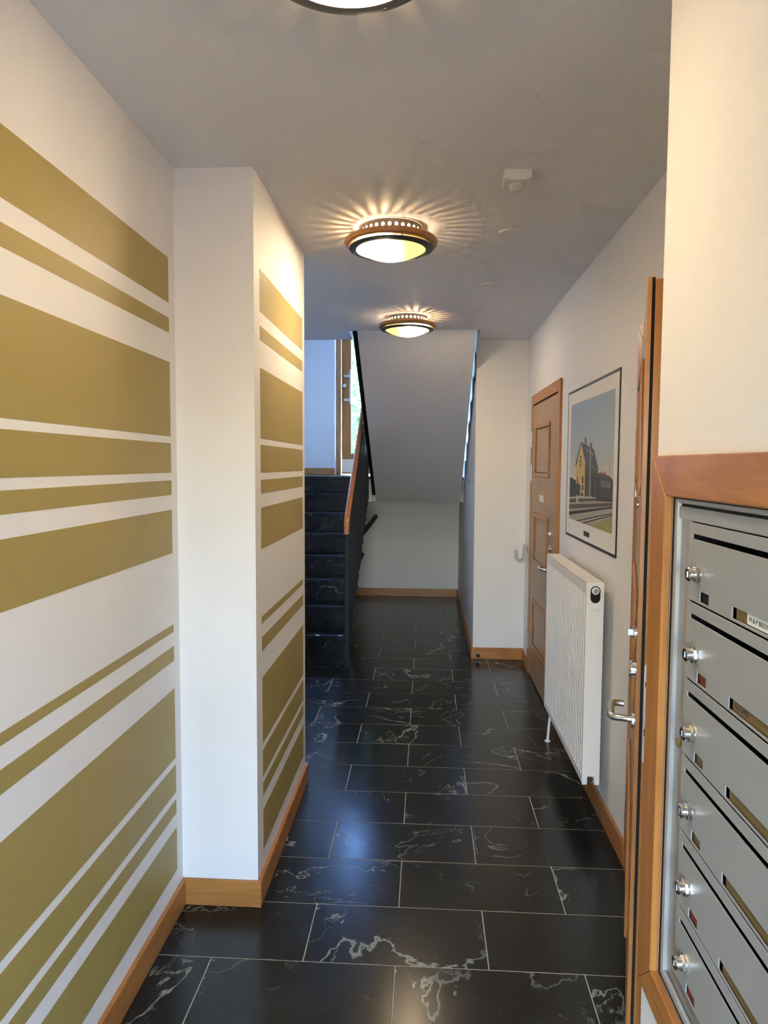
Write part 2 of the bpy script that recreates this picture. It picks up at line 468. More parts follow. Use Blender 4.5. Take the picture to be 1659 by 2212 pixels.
# bulkhead holding the mailboxes
MY0, MY1, MZ0, MZ1 = 0.86, 1.362, 0.602, 1.552
bh = MB().plate('X', XB, XB+0.06, Y0-0.15, 1.395, 0, ZC, [(MY0, MY1, MZ0, MZ1)]).box(XB, XR, 1.395, 1.457, 0, ZC).build('wall_mailbox', 'wall')
struct(bh, 'white boxed-out wall around the mailboxes, lit warm at the top', 'wall')
# pilaster / alcove wall, back wall
struct(MB().box(XQ, 1.10, YQ, YB+0.25, 0, ZT).box(XQ, 1.10, 3.9, YQ, ZC+0.2, ZT).build('wall_alcove_right', 'wall'), 'white pilaster and alcove wall right of the stair', 'wall')
DX0, DX1, DTOP = -1.085, -0.010, 3.62
wb = MB().plate('Y', YB, YB+0.2, XS-0.15, XQ, 0, ZT, [(DX0, DX1, ZL, DTOP)]).box(XS, DX0-0.012, YB-0.10, YB, 0, ZT).build('wall_back', 'wall')
struct(wb, 'pale wall at the end, beside the glazed door and under the landing', 'wall')
struct(MB().box(XS-0.15, 1.10, 3.8, 3.9, ZC+0.2, ZT).build('wall_upper_front', 'wall'), 'white wall on the floor above, over the corridor', 'wall')
# street-door wall behind the camera
struct(MB().plate('Y', Y0-0.15, Y0, XS-0.15, 1.0, 0, ZC, [(-0.72, 0.46, -0.1, 2.30)]).build('wall_front', 'wall'), 'white wall around the street door behind the viewer', 'wall')
# ceiling: L-shaped slab open over the stair
cl = MB().prism([(XS-0.15, Y0-0.15), (1.10, Y0-0.15), (1.10, YQ), (XQ, YQ), (XQ, 5.345), (-0.60, 5.345), (-0.60, 5.715), (XS-0.15, 5.715)], 'Z', ZC, ZC+0.2).build('ceiling', 'ceil')
struct(cl, 'plain white ceiling of the corridor', 'ceiling')
struct(MB().box(XS-0.15, 1.10, 3.8, YB+0.25, ZT, ZT+0.15).build('ceiling_stairwell', 'ceil'), 'white ceiling over the stairwell', 'ceiling')

# ------------------------------------------------------------------ baseboards
BH, BT = 0.097, 0.0135
def base(name, label, x0, x1, y0, y1, ax, z0=0.0, h=BH):
    o = MB().box(x0, x1, y0, y1, z0, z0+h).build(name, 'oak'+ax, bevel=0.0022)
    return struct(o, label, 'baseboard')
base('baseboard_left', 'beech baseboard along the striped left wall', XL, XL+BT, Y0, YP0-BT, 'Y')
base('baseboard_pier_front', 'short beech baseboard across the front of the pier', XL, XP+BT, YP0-BT, YP0, 'X')
base('baseboard_pier_side', 'beech baseboard along the striped side of the pier', XP, XP+BT, YP0, YP1+BT, 'Y')
base('baseboard_right', 'beech baseboard under the radiator between two doors', XR-BT, XR, 2.765, 4.265, 'Y')
base('baseboard_right_far', 'short beech baseboard between far door and pilaster', XR-BT, XR, 5.475, YQ-BT, 'Y')
base('baseboard_pilaster', 'beech baseboard across the front of the pilaster', XQ-BT, XR, YQ-BT, YQ, 'X')
base('baseboard_alcove', 'beech baseboard along the alcove side wall', XQ-BT, XQ, YQ, YB-BT, 'Y')
base('baseboard_back', 'dark beech baseboard at the back under the landing', DX0, XQ-BT, YB-BT, YB, 'X')
base('baseboard_landing', 'beech baseboard on the landing left of the glazed door', XS, DX0-0.012, YB-0.10-BT, YB-0.10, 'X', ZL, 0.082)

# ------------------------------------------------------------------ doors in the right wall
def panel_door(name, label, ya, yb, angle, two_sided_edge=False):
    """beech architrave and a veneered leaf with three framed panels, hinged on its far side"""
    d = struct(thing(name, label, 'door'), label, 'door')
    A = 0.072; xa = XR-0.015
    # architrave: mitred pieces of the frame
    t = DZ-0.012; o0, o1 = ya-A+0.012, yb+A-0.012; i0, i1 = ya+0.012, yb-0.012
    MB().prism([(o1, 0), (o1, t+A), (i1, t), (i1, 0)], 'X', xa, XR).build('architrave', 'oakZ', d, bevel=0.002)
    MB().prism([(o0, 0), (i0, 0), (i0, t), (o0, t+A)], 'X', xa, XR).build('architrave', 'oakZ', d, bevel=0.002)
    MB().prism([(o0, t+A), (i0, t), (i1, t), (o1, t+A)], 'X', xa, XR).build('architrave', 'oakY', d, bevel=0.002)
    # jambs and head lining of the opening
    MB().box(XR, XR+0.12, i1, yb, 0, DZ).build('jamb', 'oakZ', d)
    MB().box(XR, XR+0.12, ya, i0, 0, DZ).build('jamb', 'oakZ', d)
    MB().box(XR, XR+0.12, i0, i1, t, DZ).build('head_jamb', 'oakY', d)
    MB().box(XR-0.004, XR+0.12, i0, i1, 0.0, 0.012).build('threshold', 'oakY', d)
    # leaf in its own frame: origin at the hinge, leaf runs along -Y, corridor face at x=-0.002
    hinge = bpy.data.objects.new('leaf', None)
    LW = i1-i0-0.008; LT = 0.046; zb, zt = 0.016, t-0.012
    x0 = -0.006
    body = MB()
    # rebated edge: outer lip, groove for the seal, inner leaf
    body.box(x0, x0+0.009, -LW, 0, zb, zt)
    body.box(x0+0.009, x0+0.0165, -LW+0.012, -0.006, zb, zt)
    body.box(x0+0.0165, x0+LT, -LW+0.001, -0.004, zb, zt-0.006)
    leaf = body.mesh('leaf', 'veneer', bevel=0.0012)
    lo = add('leaf', leaf, d)
    lo.location = (xa+0.010 if angle == 0 else xa-0.002, i1-0.004, 0)
    lo.rotation_euler = (0, 0, -R(angle))
    # beech lipping on the free edge
    MB().box(x0-0.0004, x0+0.009, -LW-0.0030, -LW, zb, zt).build('edge_lipping', 'oakZ', lo)
    MB().box(x0+0.0092, x0+0.0163, -LW+0.004, -LW+0.0125, zb, zt).build('seal', 'black', lo)
    MB().box(x0+0.0165, x0+LT, -LW-0.0020, -LW+0.001, zb, zt-0.006).build('edge_lipping', 'oakZ', lo)
    # three raised panel mouldings
    m0, m1 = -0.745, -0.150
    for za, zc in ((1.525, 1.900), (0.890, 1.264), (0.254, 0.622)):
        wdt, pr = 0.030, 0.010
        ring = MB()
        for (u0, u1, v0, v1) in ((m0, m1, zc-wdt, zc), (m0, m1, za, za+wdt), (m0, m0+wdt, za+wdt, zc-wdt), (m1-wdt, m1, za+wdt, zc-wdt)):
            ring.box(x0-pr, x0, u0, u1, v0, v1)
        ring.build('panel_moulding', 'moulding', lo, bevel=0.0045, segs=2)
    # hinges: barrel and leaf plate
    for zc in (1.806, 1.552, 0.258):
        h = MB()
        h.lathe([(0.0075, -0.060), (0.0075, -0.002), (0.0062, -0.001), (0.0062, 0.001), (0.0075, 0.002), (0.0075, 0.060)], (-0.012, 0.012, zc), 'Z', 14, cap0=True, cap1=True)
        h.box(-0.012, x0+0.001, 0.006, 0.012, zc-0.058, zc+0.058)
        h.build('hinge', 'steel', lo, smooth=35)
    # spyhole, lock rosettes, lever handle
    MB().lathe([(0.011, -0.0005), (0.011, -0.006), (0.007, -0.007), (0.006, -0.003)], (x0, -0.455, 1.487), 'X', 18, cap1=True).build('spyhole', 'steel', lo, smooth=30)
    ly = -0.865
    e = MB(); e.lathe([(0.017, 0.0), (0.017, -0.007), (0.014, -0.010)], (x0, ly, 1.172), 'X', 20, cap1=True)
    e.box(x0-0.022, x0-0.010, ly-0.004, ly+0.004, 1.165, 1.180)
    e.build('thumb_turn', 'chrome', lo, smooth=30)
    e = MB(); e.lathe([(0.024, 0.0), (0.024, -0.012), (0.020, -0.016), (0.012, -0.017)], (x0, ly, 1.075), 'X', 22, cap1=True)
    e.build('lock_rosette', 'chrome', lo, smooth=30)
    e = MB(); e.lathe([(0.025, 0.0), (0.025, -0.007), (0.022, -0.009), (0.011, -0.009)], (x0, ly, 0.940), 'X', 22, cap1=True)
    e.tube([(x0-0.006, ly, 0.940), (x0-0.045, ly, 0.940), (x0-0.055, ly+0.004, 0.940), (x0-0.060, ly+0.014, 0.940), (x0-0.061, ly+0.05, 0.940), (x0-0.061, ly+0.105, 0.940), (x0-0.056, ly+0.118, 0.940), (x0-0.045, ly+0.122, 0.940), (x0-0.028, ly+0.122, 0.940)], 0.0095, 12)
    e.build('lever_handle', 'chrome', lo, smooth=40)
    # lock forend on the free edge
    MB().prism([(x0+0.0172, 0.886), (x0+0.0205, 0.880), (x0+0.026, 0.880), (x0+0.0275, 0.884), (x0+0.0275, 1.122), (x0+0.026, 1.126), (x0+0.0205, 1.126), (x0+0.0172, 1.120)], 'Y', -LW-0.0032, -LW-0.001).build('lock_forend', 'steel', lo)
    MB().box(x0+0.020, x0+0.025, -LW-0.0042, -LW-0.003, 0.948, 0.966).box(x0+0.020, x0+0.025, -LW-0.0042, -LW-0.003, 1.070, 1.082).build('latch', 'void', lo)
    return d, lo
d1, leaf1 = panel_door('door_1', 'closed beech panel door at the far end, beside the pilaster', D1[0], D1[1], 0)
# name plate on the far door
pl = MB().box(-0.014, -0.006, -0.550, -0.405, 1.353, 1.400).build('name_plate', 'plastic', leaf1, bevel=0.002)
d2, leaf2 = panel_door('door_2', 'beech panel door standing ajar next to the mailboxes', D2[0], D2[1], 15.9)

# ------------------------------------------------------------------ glazed door on the landing
d3 = struct(thing('door_3', 'beech door with tall glass pane at the top of the stair', 'door'), 'beech door with tall glass pane at the top of the stair', 'door')
fy0, fy1 = YB+0.005, YB+0.085
fx0, fx1 = DX0, DX1
for (a, b) in ((fx0, fx0+0.050), (fx1-0.050, fx1)):
    MB().box(a, b, YB-0.012, fy1, ZL, DTOP).build('door_jamb', 'oakZ', d3, bevel=0.002)
MB().box(fx0+0.05, fx1-0.05, YB-0.012, fy1, DTOP-0.05, DTOP).build('door_head', 'oakX', d3, bevel=0.002)
lx0, lx1 = fx0+0.054, fx1-0.054
gx0, gx1, gz0, gz1 = lx0+0.118, lx1-0.118, 1.742, 3.44
MB().plate('Y', fy0+0.012, fy0+0.060, lx0, lx1, ZL+0.012, DTOP-0.054, [(gx0, gx1, gz0, gz1)]).build('door_leaf', 'oakZ', d3, bevel=0.002)
MB().box(gx0, gx1, fy0+0.032, fy0+0.040, gz0, gz1).build('glass_pane', 'tinted3', d3)
MB().box(lx0+0.004, lx1-0.004, fy0+0.008, fy0+0.0118, ZL+0.030, 1.672).build('kick_plate', 'steel', d3)
hb = MB()
hx = gx0-0.006
hb.box(hx-0.010, hx+0.010, fy0-0.060, fy0-0.040, 2.335, 2.748)
hb.box(hx-0.080, hx+0.006, fy0-0.042, fy0+0.012, 2.655, 2.685).box(hx-0.080, hx+0.006, fy0-0.042, fy0+0.012, 2.372, 2.402)
hb.build('pull_handle', 'steel', d3, bevel=0.002)
MB().lathe([(0.026, 0.012), (0.026, -0.004), (0.018, -0.012)], (hx-0.078, fy0, 2.559), 'Y', 20, cap1=True).build('door_lock', 'chrome', d3, smooth=30)
# small stair window over the stair
w1 = struct(thing('window_1', 'small stair window in the left wall of the stairwell', 'window'), 'small stair window in the left wall of the stairwell', 'window')
MB().plate('X', XS-0.10, XS-0.03, 6.30, 7.10, 3.30, 4.30, [(6.35, 7.05, 3.35, 4.25)]).build('window_frame', 'oakY', w1)
for a, b in ((6.35, 7.05),):
    MB().box(XS-0.066, XS-0.060, a, b, 3.35, 4.25).build('glass_pane', 'tinted2', w1)
# street door behind the viewer
d4 = struct(thing('door_4', 'glazed street door behind the viewer', 'door'), 'glazed street door behind the viewer', 'door')
MB().plate('Y', Y0-0.11, Y0-0.04, -0.72, 0.46, 0.0, 2.30, [(-0.53, 0.41, 0.15, 1.95)]).build('door_frame', 'oakZ', d4)
MB().box(-0.53, 0.41, Y0-0.078, Y0-0.070, 0.15, 1.95).build('glass_pane', 'tinted', d4)

# ------------------------------------------------------------------ stairs
def nose_line(i): return 5.456 + 0.28*i, 0.243 + 0.177*i
st = thing('staircase', 'black marble stair climbing to the glazed door on the left', 'staircase')
SX0, SX1 = XS+0.004, -0.634
for i in range(7):
    y, z = nose_line(i)
    zb = 0.0 if i == 0 else nose_line(i-1)[1]
    MB().box(SX0, SX1-0.004, y+0.012, y+0.030, zb, z-0.028).build('riser', 'stepmarble', st)
    if True:
        MB().box(SX0, SX1, y, min(y+0.28+0.030, YL-0.004), z-0.028, z).build('tread', 'stepmarble', st, bevel=0.003)
# concrete flight under the steps
prof = [(5.49, 0.0)] + [(5.49+0.0, 0.20)]
pts = []
for i in range(8):
    y, z = nose_line(i)
    pts += [(y+0.030, (0.0 if i == 0 else nose_line(i-1)[1]-0.028)), (y+0.030, z-0.028)]
pts[-2:] = [(YL-0.004, nose_line(6)[1]-0.028)]
pts += [(YL-0.004, ZL-0.29), (5.85, 0.0)]
MB().prism(pts, 'X', SX0, SX1-0.010).build('flight_slab', 'wall', st)
for dx in (-0.855, -0.672):
    MB().lathe([(0.017, 0.0), (0.017, 0.0012), (0.015, 0.002)], (dx, 5.483, 0.243), 'Z', 20, cap0=True, cap1=True).build('tread_marker', 'card', st, smooth=40)
sx0, sx1 = -0.530, 0.366
ld = thing('stair_landing', 'half landing slab with black marble top before the glazed door', 'landing')
MB().box(XS+0.004, XQ-0.004, 7.512, YB-0.104, 1.215, ZL-0.03).build('slab', 'wall', ld)
MB().box(XS+0.004, sx0-0.045, YL+0.004, YL+0.10, 1.215, ZL-0.03).build('slab_edge', 'wall', ld)
MB().box(sx1+0.018, XQ-0.004, YL+0.004, YL+0.10, 1.215, ZL-0.03).build('slab_edge', 'wall', ld)
MB().box(XS+0.004, SX1, YL+0.000, YL+0.004, nose_line(6)[1], ZL-0.03).build('riser', 'stepmarble', ld)
lx = [XS+0.004, -1.15, -0.55, 0.05, XQ-0.004]
for k in range(4):
    MB().box(lx[k], lx[k+1]-0.003, YL-0.002, YL+0.40, ZL-0.0295, ZL).build('tile', 'stepmarble', ld, bevel=0.002)
    MB().box(lx[k], lx[k+1]-0.003, YL+0.403, YB-0.118, ZL-0.0295, ZL).build('tile', 'stepmarble', ld, bevel=0.002)
MB().box(DX0+0.002, XQ-0.004, YB-0.118, YB-0.013, ZL-0.0295, ZL).build('tile', 'stepmarble', ld, bevel=0.002)
# upper flight, coming back overhead
uf = thing('upper_flight', 'white underside of the upper stair flight with black tread ends', 'staircase')
sx0, sx1 = -0.530, 0.366
sl = [(5.349, ZC+0.004), (7.50, 1.207), (7.50, 1.440), (7.42, 1.45)]
def unose(i): return 7.40 - 0.27*i, ZL + 0.178*(i+1)
top = []
for i in range(8):
    y, z = unose(i)
    zb = ZL-0.03 if i == 0 else unose(i-1)[1]-0.028
    top += [(y-0.030, zb), (y-0.030, z-0.028)]
pts = [(5.349, ZC+0.003), (7.508, 1.207), (7.508, 1.450)] + top + [(5.349, unose(7)[1]-0.028)]
MB().prism(pts, 'X', sx0, sx1).build('soffit_slab', 'soffit', uf)
for i in range(8):
    y, z = unose(i)
    zb = ZL if i == 0 else unose(i-1)[1]
    ye = y-0.30 if i < 7 else 5.35
    MB().box(sx0+0.001, sx1+0.016, ye, y, z-0.028, z).build('tread', 'stepmarble', uf, bevel=0.002)
    MB().box(sx0+0.001, sx1+0.010, y-0.030, y-0.012, zb, z-0.028).build('riser', 'stepmarble', uf)
# black steel band covering the open side of the upper flight
band = [(5.352, 2.616), (7.40, 1.285), (7.40, 1.62), (5.352, 2.97)]
MB().prism(band, 'X', sx0-0.036, sx0-0.0006).build('stringer', 'blacksteel', uf)

# ------------------------------------------------------------------ balustrade
bl = thing('stair_balustrade', 'black steel balustrade with beech handrail at the stair', 'balustrade')
MB().box(-0.6290, -0.590, 5.40, 5.440, 0.0, 0.994).build('newel_post', 'blacksteel', bl, bevel=0.002)
MB().box(-0.6210, -0.598, 5.412, 5.430, 0.994, 1.080).build('rail_bracket', 'blacksteel', bl)
def rail_z(y): return 1.195 + 0.702*(y-5.453)
rp = [(-0.614, 5.405, 1.066), (-0.614, 5.407, 1.10), (-0.614, 5.414, 1.135), (-0.614, 5.430, 1.165)]
for k in range(0, 7): y = 5.46 + k*0.305; rp.append((-0.614, y, rail_z(y)))
MB().tube(rp, 0.0225, 16).build('handrail', 'railwood', bl, smooth=50)
MB().prism([(5.44, rail_z(5.44)-0.055), (7.29, rail_z(7.29)-0.055), (7.29, rail_z(7.29)-0.022), (5.44, rail_z(5.44)-0.022)], 'X', -0.620, -0.606).build('top_rail', 'blacksteel', bl)
def str_z(y): return 0.243 + 0.632*(y-5.456)
MB().prism([(5.44, 0.06), (5.62, 0.06), (7.40, str_z(7.40)-0.17), (7.40, str_z(7.40)+0.06), (5.44, str_z(5.44)+0.08)], 'X', -0.632, -0.620).build('stringer', 'blacksteel', bl)
yy = 5.53
while yy < 7.30:
    MB().box(-0.620, -0.590, yy-0.006, yy+0.006, str_z(yy)-0.10, rail_z(yy)-0.050).build('baluster', 'blacksteel', bl)
    yy += 0.105

# something with a black handlebar parked behind the balustrade
hbm = thing('handlebar', 'black handlebar sticking out from behind the stair balustrade', 'handlebar', (-0.93, 7.2, 0))
MB().tube([(0.0, 0, 0.68), (0.18, 0, 0.80), (0.30, 0, 0.925), (0.37, 0, 1.010), (0.415, 0, 1.075), (0.424, 0, 1.090)], 0.02, 14, rs=[0.024, 0.024, 0.026, 0.022, 0.022, 0.012]).build('grip', 'black', hbm, smooth=50)
MB().tube([(0.0, 0, 0.02), (0.0, 0, 0.40), (0.0, 0, 0.69)], 0.02, 12).build('stem', 'black', hbm, smooth=50)
MB().prism([(0.15, 0.50), (0.25, 0.53), (0.262, 0.60), (0.300, 0.685), (0.262, 0.705), (0.0, 0.62), (0.0, 0.56)], 'Y', -0.02, 0.02).build('brake_bracket', 'black', hbm, bevel=0.004)
MB().box(-0.14, 0.14, -0.16, 0.16, 0.0, 0.022).build('foot', 'black', hbm, bevel=0.006)

# ------------------------------------------------------------------ ceiling lamps
def collar_mesh():
    """short cylinder with a row of round holes"""
    m = MB(); n = 30; r = 0.133; z1, z0 = 0.0, -0.052; zc = -0.023; hr = 0.0076
    for k in range(n):
        a0 = 2*math.pi*k/n; a1 = 2*math.pi*(k+1)/n; am = (a0+a1)/2
        def P(a, z): return (r*math.cos(a), r*math.sin(a), z)
        outer = [P(a1, zc), P(a1, z1), P(am, z1), P(a0, z1), P(a0, zc), P(a0, z0), P(am, z0), P(a1, z0)]
        inner = []
        for q in range(8):
            t = 2*math.pi*q/8
            inner.append(P(am + hr*math.cos(t)/r, zc + hr*math.sin(t)))
        b = len(m.v); m.v += outer + inner
        for q in range(8):
            q2 = (q+1) % 8
            m.quad([b+q, b+q2, b+8+q2, b+8+q])
    me = m.mesh('collar', 'collar')
    return me
COLLAR = collar_mesh()
RING = MB().lathe([(0.128, -0.048), (0.180, -0.046), (0.192, -0.049), (0.199, -0.056), (0.200, -0.063), (0.196, -0.071), (0.186, -0.075), (0.166, -0.0755), (0.160, -0.072), (0.156, -0.062), (0.128, -0.056), (0.128, -0.048)], n=64).mesh('ring', 'lampoak', smooth=35)
DRING = MB().lathe([(0.147, -0.0885), (0.150, -0.0845), (0.176, -0.0815), (0.181, -0.0845), (0.179, -0.0885), (0.160, -0.0935), (0.149, -0.0930), (0.147, -0.0885)], n=64).mesh('dark_ring', 'lampmetal', smooth=35)
prof = [(0.146, -0.060), (0.1475, -0.0885)]
for k in range(1, 12):
    t = k/12; rr_ = 0.1475*math.cos(t*math.pi/2)
    prof.append((rr_, -0.0885 - 0.044*(1-(rr_/0.1475)**2)))
prof.append((0.003, -0.1325))
DOME = MB().lathe(prof, n=48, cap1=True).mesh('dome', 'lampglass', smooth=60)
PIN = MB().lathe([(0.0022, -0.095), (0.0022, -0.070)], n=8, cap0=True, cap1=True).mesh('pin', 'lampmetal')
LAMPG = 'ceiling lamps along the corridor'
def lamp(x, y, rot, label):
    t = thing('ceiling_lamp', label, 'ceiling lamp', (x, y, ZC-0.0005), rot, LAMPG)
    c = add('perforated_collar', COLLAR, t)
    so = c.modifiers.new('thickness', 'SOLIDIFY'); so.thickness = 0.0012; so.offset = 0
    add('beech_ring', RING, t); add('dark_ring', DRING, t); add('glass_dome', DOME, t)
    for k in range(3):
        a = 2*math.pi*k/3 + 0.85
        add('pin', PIN, t, (0.164*math.cos(a), 0.164*math.sin(a), 0))
    # the bulb itself, shining out through the row of holes onto the ceiling
    l = bpy.data.lights.new('lamp_bulb', 'POINT'); l.energy = 5.0; l.color = (1.0, 0.66, 0.34); l.shadow_soft_size = 0.013
    lo = bpy.data.objects.new('lamp_bulb', l); COL.objects.link(lo); lo.parent = t; lo.location = (-0.045, 0.0, -0.046)
    return t
lamp(-0.150, 1.315, R(-100), 'round ceiling lamp nearest the viewer, cut off by the picture top')
lamp(-0.158, 3.062, 0.0, 'middle one of the three round ceiling lamps, beside the striped pier')
lamp(-0.138, 4.862, R(180), 'farthest round ceiling lamp, right in front of the stair soffit')

# ------------------------------------------------------------------ ceiling sensor and cover plates
sn = thing('motion_sensor', 'white boxy motion sensor on the ceiling', 'sensor', (0.305, 2.475, ZC))
m = MB().prism([(-0.047, 0.0), (0.047, 0.0), (0.047, -0.030), (0.024, -0.036), (0.0, -0.038), (-0.024, -0.036), (-0.047, -0.030)], 'Y', 0.0, 0.10)
m.build('housing', 'plastic', sn, bevel=0.003)
m = MB(); pr = [(0.0285, 0.0)]
for k in range(1, 7): pr.append((0.0285*math.cos(k*math.pi/14), -0.022*math.sin(k*math.pi/14)))
m.lathe([(a, b-0.0365) for a, b in pr], (0.0, 0.052, 0), n=28, cap1=True)
m.build('lens', 'lens', sn, smooth=60)
def rose(x, y, a, label):
    t = thing('ceiling_cover', label, 'cover plate', (x, y, ZC), a, 'round cover plates on the ceiling')
    MB().lathe([(0.051, 0.0), (0.051, -0.006), (0.0485, -0.008)], n=40, cap0=True, cap1=True).build('disc', 'plastic', t, smooth=30)
    for s in (-1, 1):
        MB().lathe([(0.0045, -0.0078), (0.0045, -0.0088)], (s*0.034, 0, 0), n=12, cap1=True).build('screw', 'steel', t)
rose(0.355, 3.135, 0.15, 'round white cover plate on the ceiling nearer the motion sensor')
rose(0.343, 4.016, 0.9, 'smaller looking round white ceiling cover farther from the motion sensor')

# ------------------------------------------------------------------ radiator
ra = thing('radiator', 'white ribbed panel radiator hanging on the right wall', 'radiator')
ry0, ry1, rz0, rz1 = 3.060, 4.065, 0.205, 1.100
# fluted front panel
pts = []; n = 28; g0, g1 = ry0+0.022, ry1-0.020; p = (g1-g0)/n
for k in range(n):
    a = g0 + k*p
    pts += [(a, 0.0), (a+p*0.06, 0.015), (a+p*0.36, 0.015), (a+p*0.42, 0.0)]
pts += [(g1, 0.0)]
m = MB(); b = 0
zs = [rz0+0.030, rz0+0.042, rz1-0.062, rz1-0.050]
for zi, z in enumerate(zs):
    for (u, dpt) in pts:
        m.v.append((0.7005 + (dpt if zi in (1, 2) else 0.0), u, z))
q = len(pts)
for zi in range(3):
    for i in range(q-1): m.quad([zi*q+i, zi*q+i+1, (zi+1)*q+i+1, (zi+1)*q+i])
m.box(0.7005, 0.7085, ry0+0.002, g0, rz0+0.030, rz1-0.050)
m.box(0.7005, 0.7085, ry0+0.002, ry1-0.002, rz0, rz0+0.030).box(0.7005, 0.7085, ry0+0.002, ry1-0.002, rz1-0.050, rz1-0.006)
m.box(0.7005, 0.7085, g1, ry1-0.002, rz0+0.030, rz1-0.050)
m.build('front_panel', 'white', ra)
MB().box(0.717, 0.724, ry0+0.004, ry1-0.004, rz0, rz1-0.02).box(0.760, 0.770, ry0+0.004, ry1-0.004, rz0, rz1-0.02).build('core', 'white', ra)
MB().plate('Y', ry0-0.0015, ry0, 0.701, 0.776, rz0-0.006, rz1, [(0.7225, 0.7535, rz0-0.02, rz0+0.030)]).build('side_panel', 'white', ra)
MB().box(0.701, 0.776, ry1, ry1+0.0015, rz0-0.006, rz1).build('side_panel', 'white', ra)
tg = MB().plate('Z', rz1-0.002, rz1, 0.701, 0.776, ry0, ry1, [])
tg.box(0.7035, 0.7075, ry0+0.004, ry1-0.004, rz1, rz1+0.0022); tg.build('top_grille', 'white', ra)
v = MB().lathe([(0.0165, 0.0), (0.0165, -0.004), (0.014, -0.006)], (0.739, ry0-0.0015, rz1-0.035), 'Y', 22, cap1=True)
v.build('vent_cap', 'plastic', ra, smooth=40)
MB().prism([(0.739+0.021*math.cos(t*math.pi/10), rz1-0.035+0.021*math.sin(t*math.pi/10)) for t in range(0, 11)] + [(0.739+0.021*math.cos(t*math.pi/10), rz1-0.068+0.021*math.sin(t*math.pi/10)) for t in range(10, 21)], 'Y', ry0-0.0026, ry0-0.0012).build('vent_recess_shade', 'void', ra)  # flat black plate on the panel, painting in the recess's shade
MB().lathe([(0.010, -0.0062), (0.010, -0.0075), (0.0, -0.0078)], (0.739, ry0-0.0015, rz1-0.035), 'Y', 18).build('vent_screw', 'steel', ra, smooth=40)
MB().box(0.722, 0.764, ry0-0.0022, ry0-0.0014, rz1-0.128, rz1-0.112).build('sticker', 'matboard', ra)
MB().lathe([(0.0165, -0.004), (0.0165, 0.02), (0.011, 0.02), (0.011, -0.004)], (0.738, ry0, rz0+0.018), 'Y', 20).build('pipe_socket', 'steel', ra, smooth=40)
for yb_ in (3.30, 3.83):
    MB().box(0.776, XR, yb_-0.02, yb_+0.02, rz0+0.1, rz1-0.05).box(0.781, 0.800, yb_-0.012, yb_+0.012, rz1-0.05, rz1+0.012).build('wall_bracket', 'shade_grey', ra)
MB().tube([(0.735, 4.045, rz0+0.01), (0.735, 4.045, 0.16), (0.728, 4.042, 0.08), (0.722, 4.040, 0.001)], 0.0075, 12).lathe([(0.017, 0.0005), (0.017, 0.006), (0.009, 0.010)], (0.722, 4.040, 0.0), 'Z', 16).build('supply_pipe', 'white', ra, smooth=50)

# ------------------------------------------------------------------ framed print
pc = thing('framed_print', 'framed print of yellow station house and dark railway carriage', 'picture')
PS = 1.0125
def pz_(z): return CAM_H + (z-CAM_H)*PS
py0, py1, pz0, pz1 = 2.985*PS, 4.045*PS, pz_(1.217), pz_(2.016)
xw = XR; xf = 0.8100
for (a, b, c, d_) in ((py0, py1, pz1-0.0135, pz1), (py0, py1, pz0, pz0+0.0135)):
    MB().box(xf, xw, a, b, c, d_).build('frame_bar', 'frameblack', pc, bevel=0.001)
for (a, b) in ((py0, py0+0.010), (py1-0.010, py1)):
    MB().box(xf, xw, a, b, pz0+0.0135, pz1-0.0135).build('frame_bar', 'frameblack', pc, bevel=0.001)
MB().box(0.8112, 0.8145, py0+0.010, py1-0.010, pz0+0.0135, pz1-0.0135).build('mat_board', 'matboard', pc)
MB().box(0.8106, 0.8111, 3.470*PS, 3.592*PS, pz_(1.254), pz_(1.279)).build('caption_plate', 'frameblack', pc)
INK = {
 'sky': sky_print(),
 'ground': plain('print_gravel', (0.40, 0.355, 0.27), 0.55, bump=0.1), 'dark': plain('print_dark', (0.030, 0.032, 0.028), 0.55),
 'green': plain('print_green', (0.035, 0.050, 0.036), 0.55), 'yellow': plain('print_yellow', (0.62, 0.45, 0.14), 0.55),
 'roof': plain('print_roof', (0.095, 0.090, 0.085), 0.55), 'olive': plain('print_olive', (0.085, 0.072, 0.035), 0.55),
 'pale': plain('print_pale', (0.50, 0.48, 0.42), 0.55), 'train': plain('print_train', (0.070, 0.060, 0.048), 0.55),
 'orange': plain('print_orange', (0.42, 0.20, 0.10), 0.55), 'grass': plain('print_grass', (0.36, 0.32, 0.11), 0.55),
 'brown': plain('print_brown', (0.10, 0.085, 0.060), 0.55), 'window': plain('print_window', (0.24, 0.25, 0.24), 0.55)}
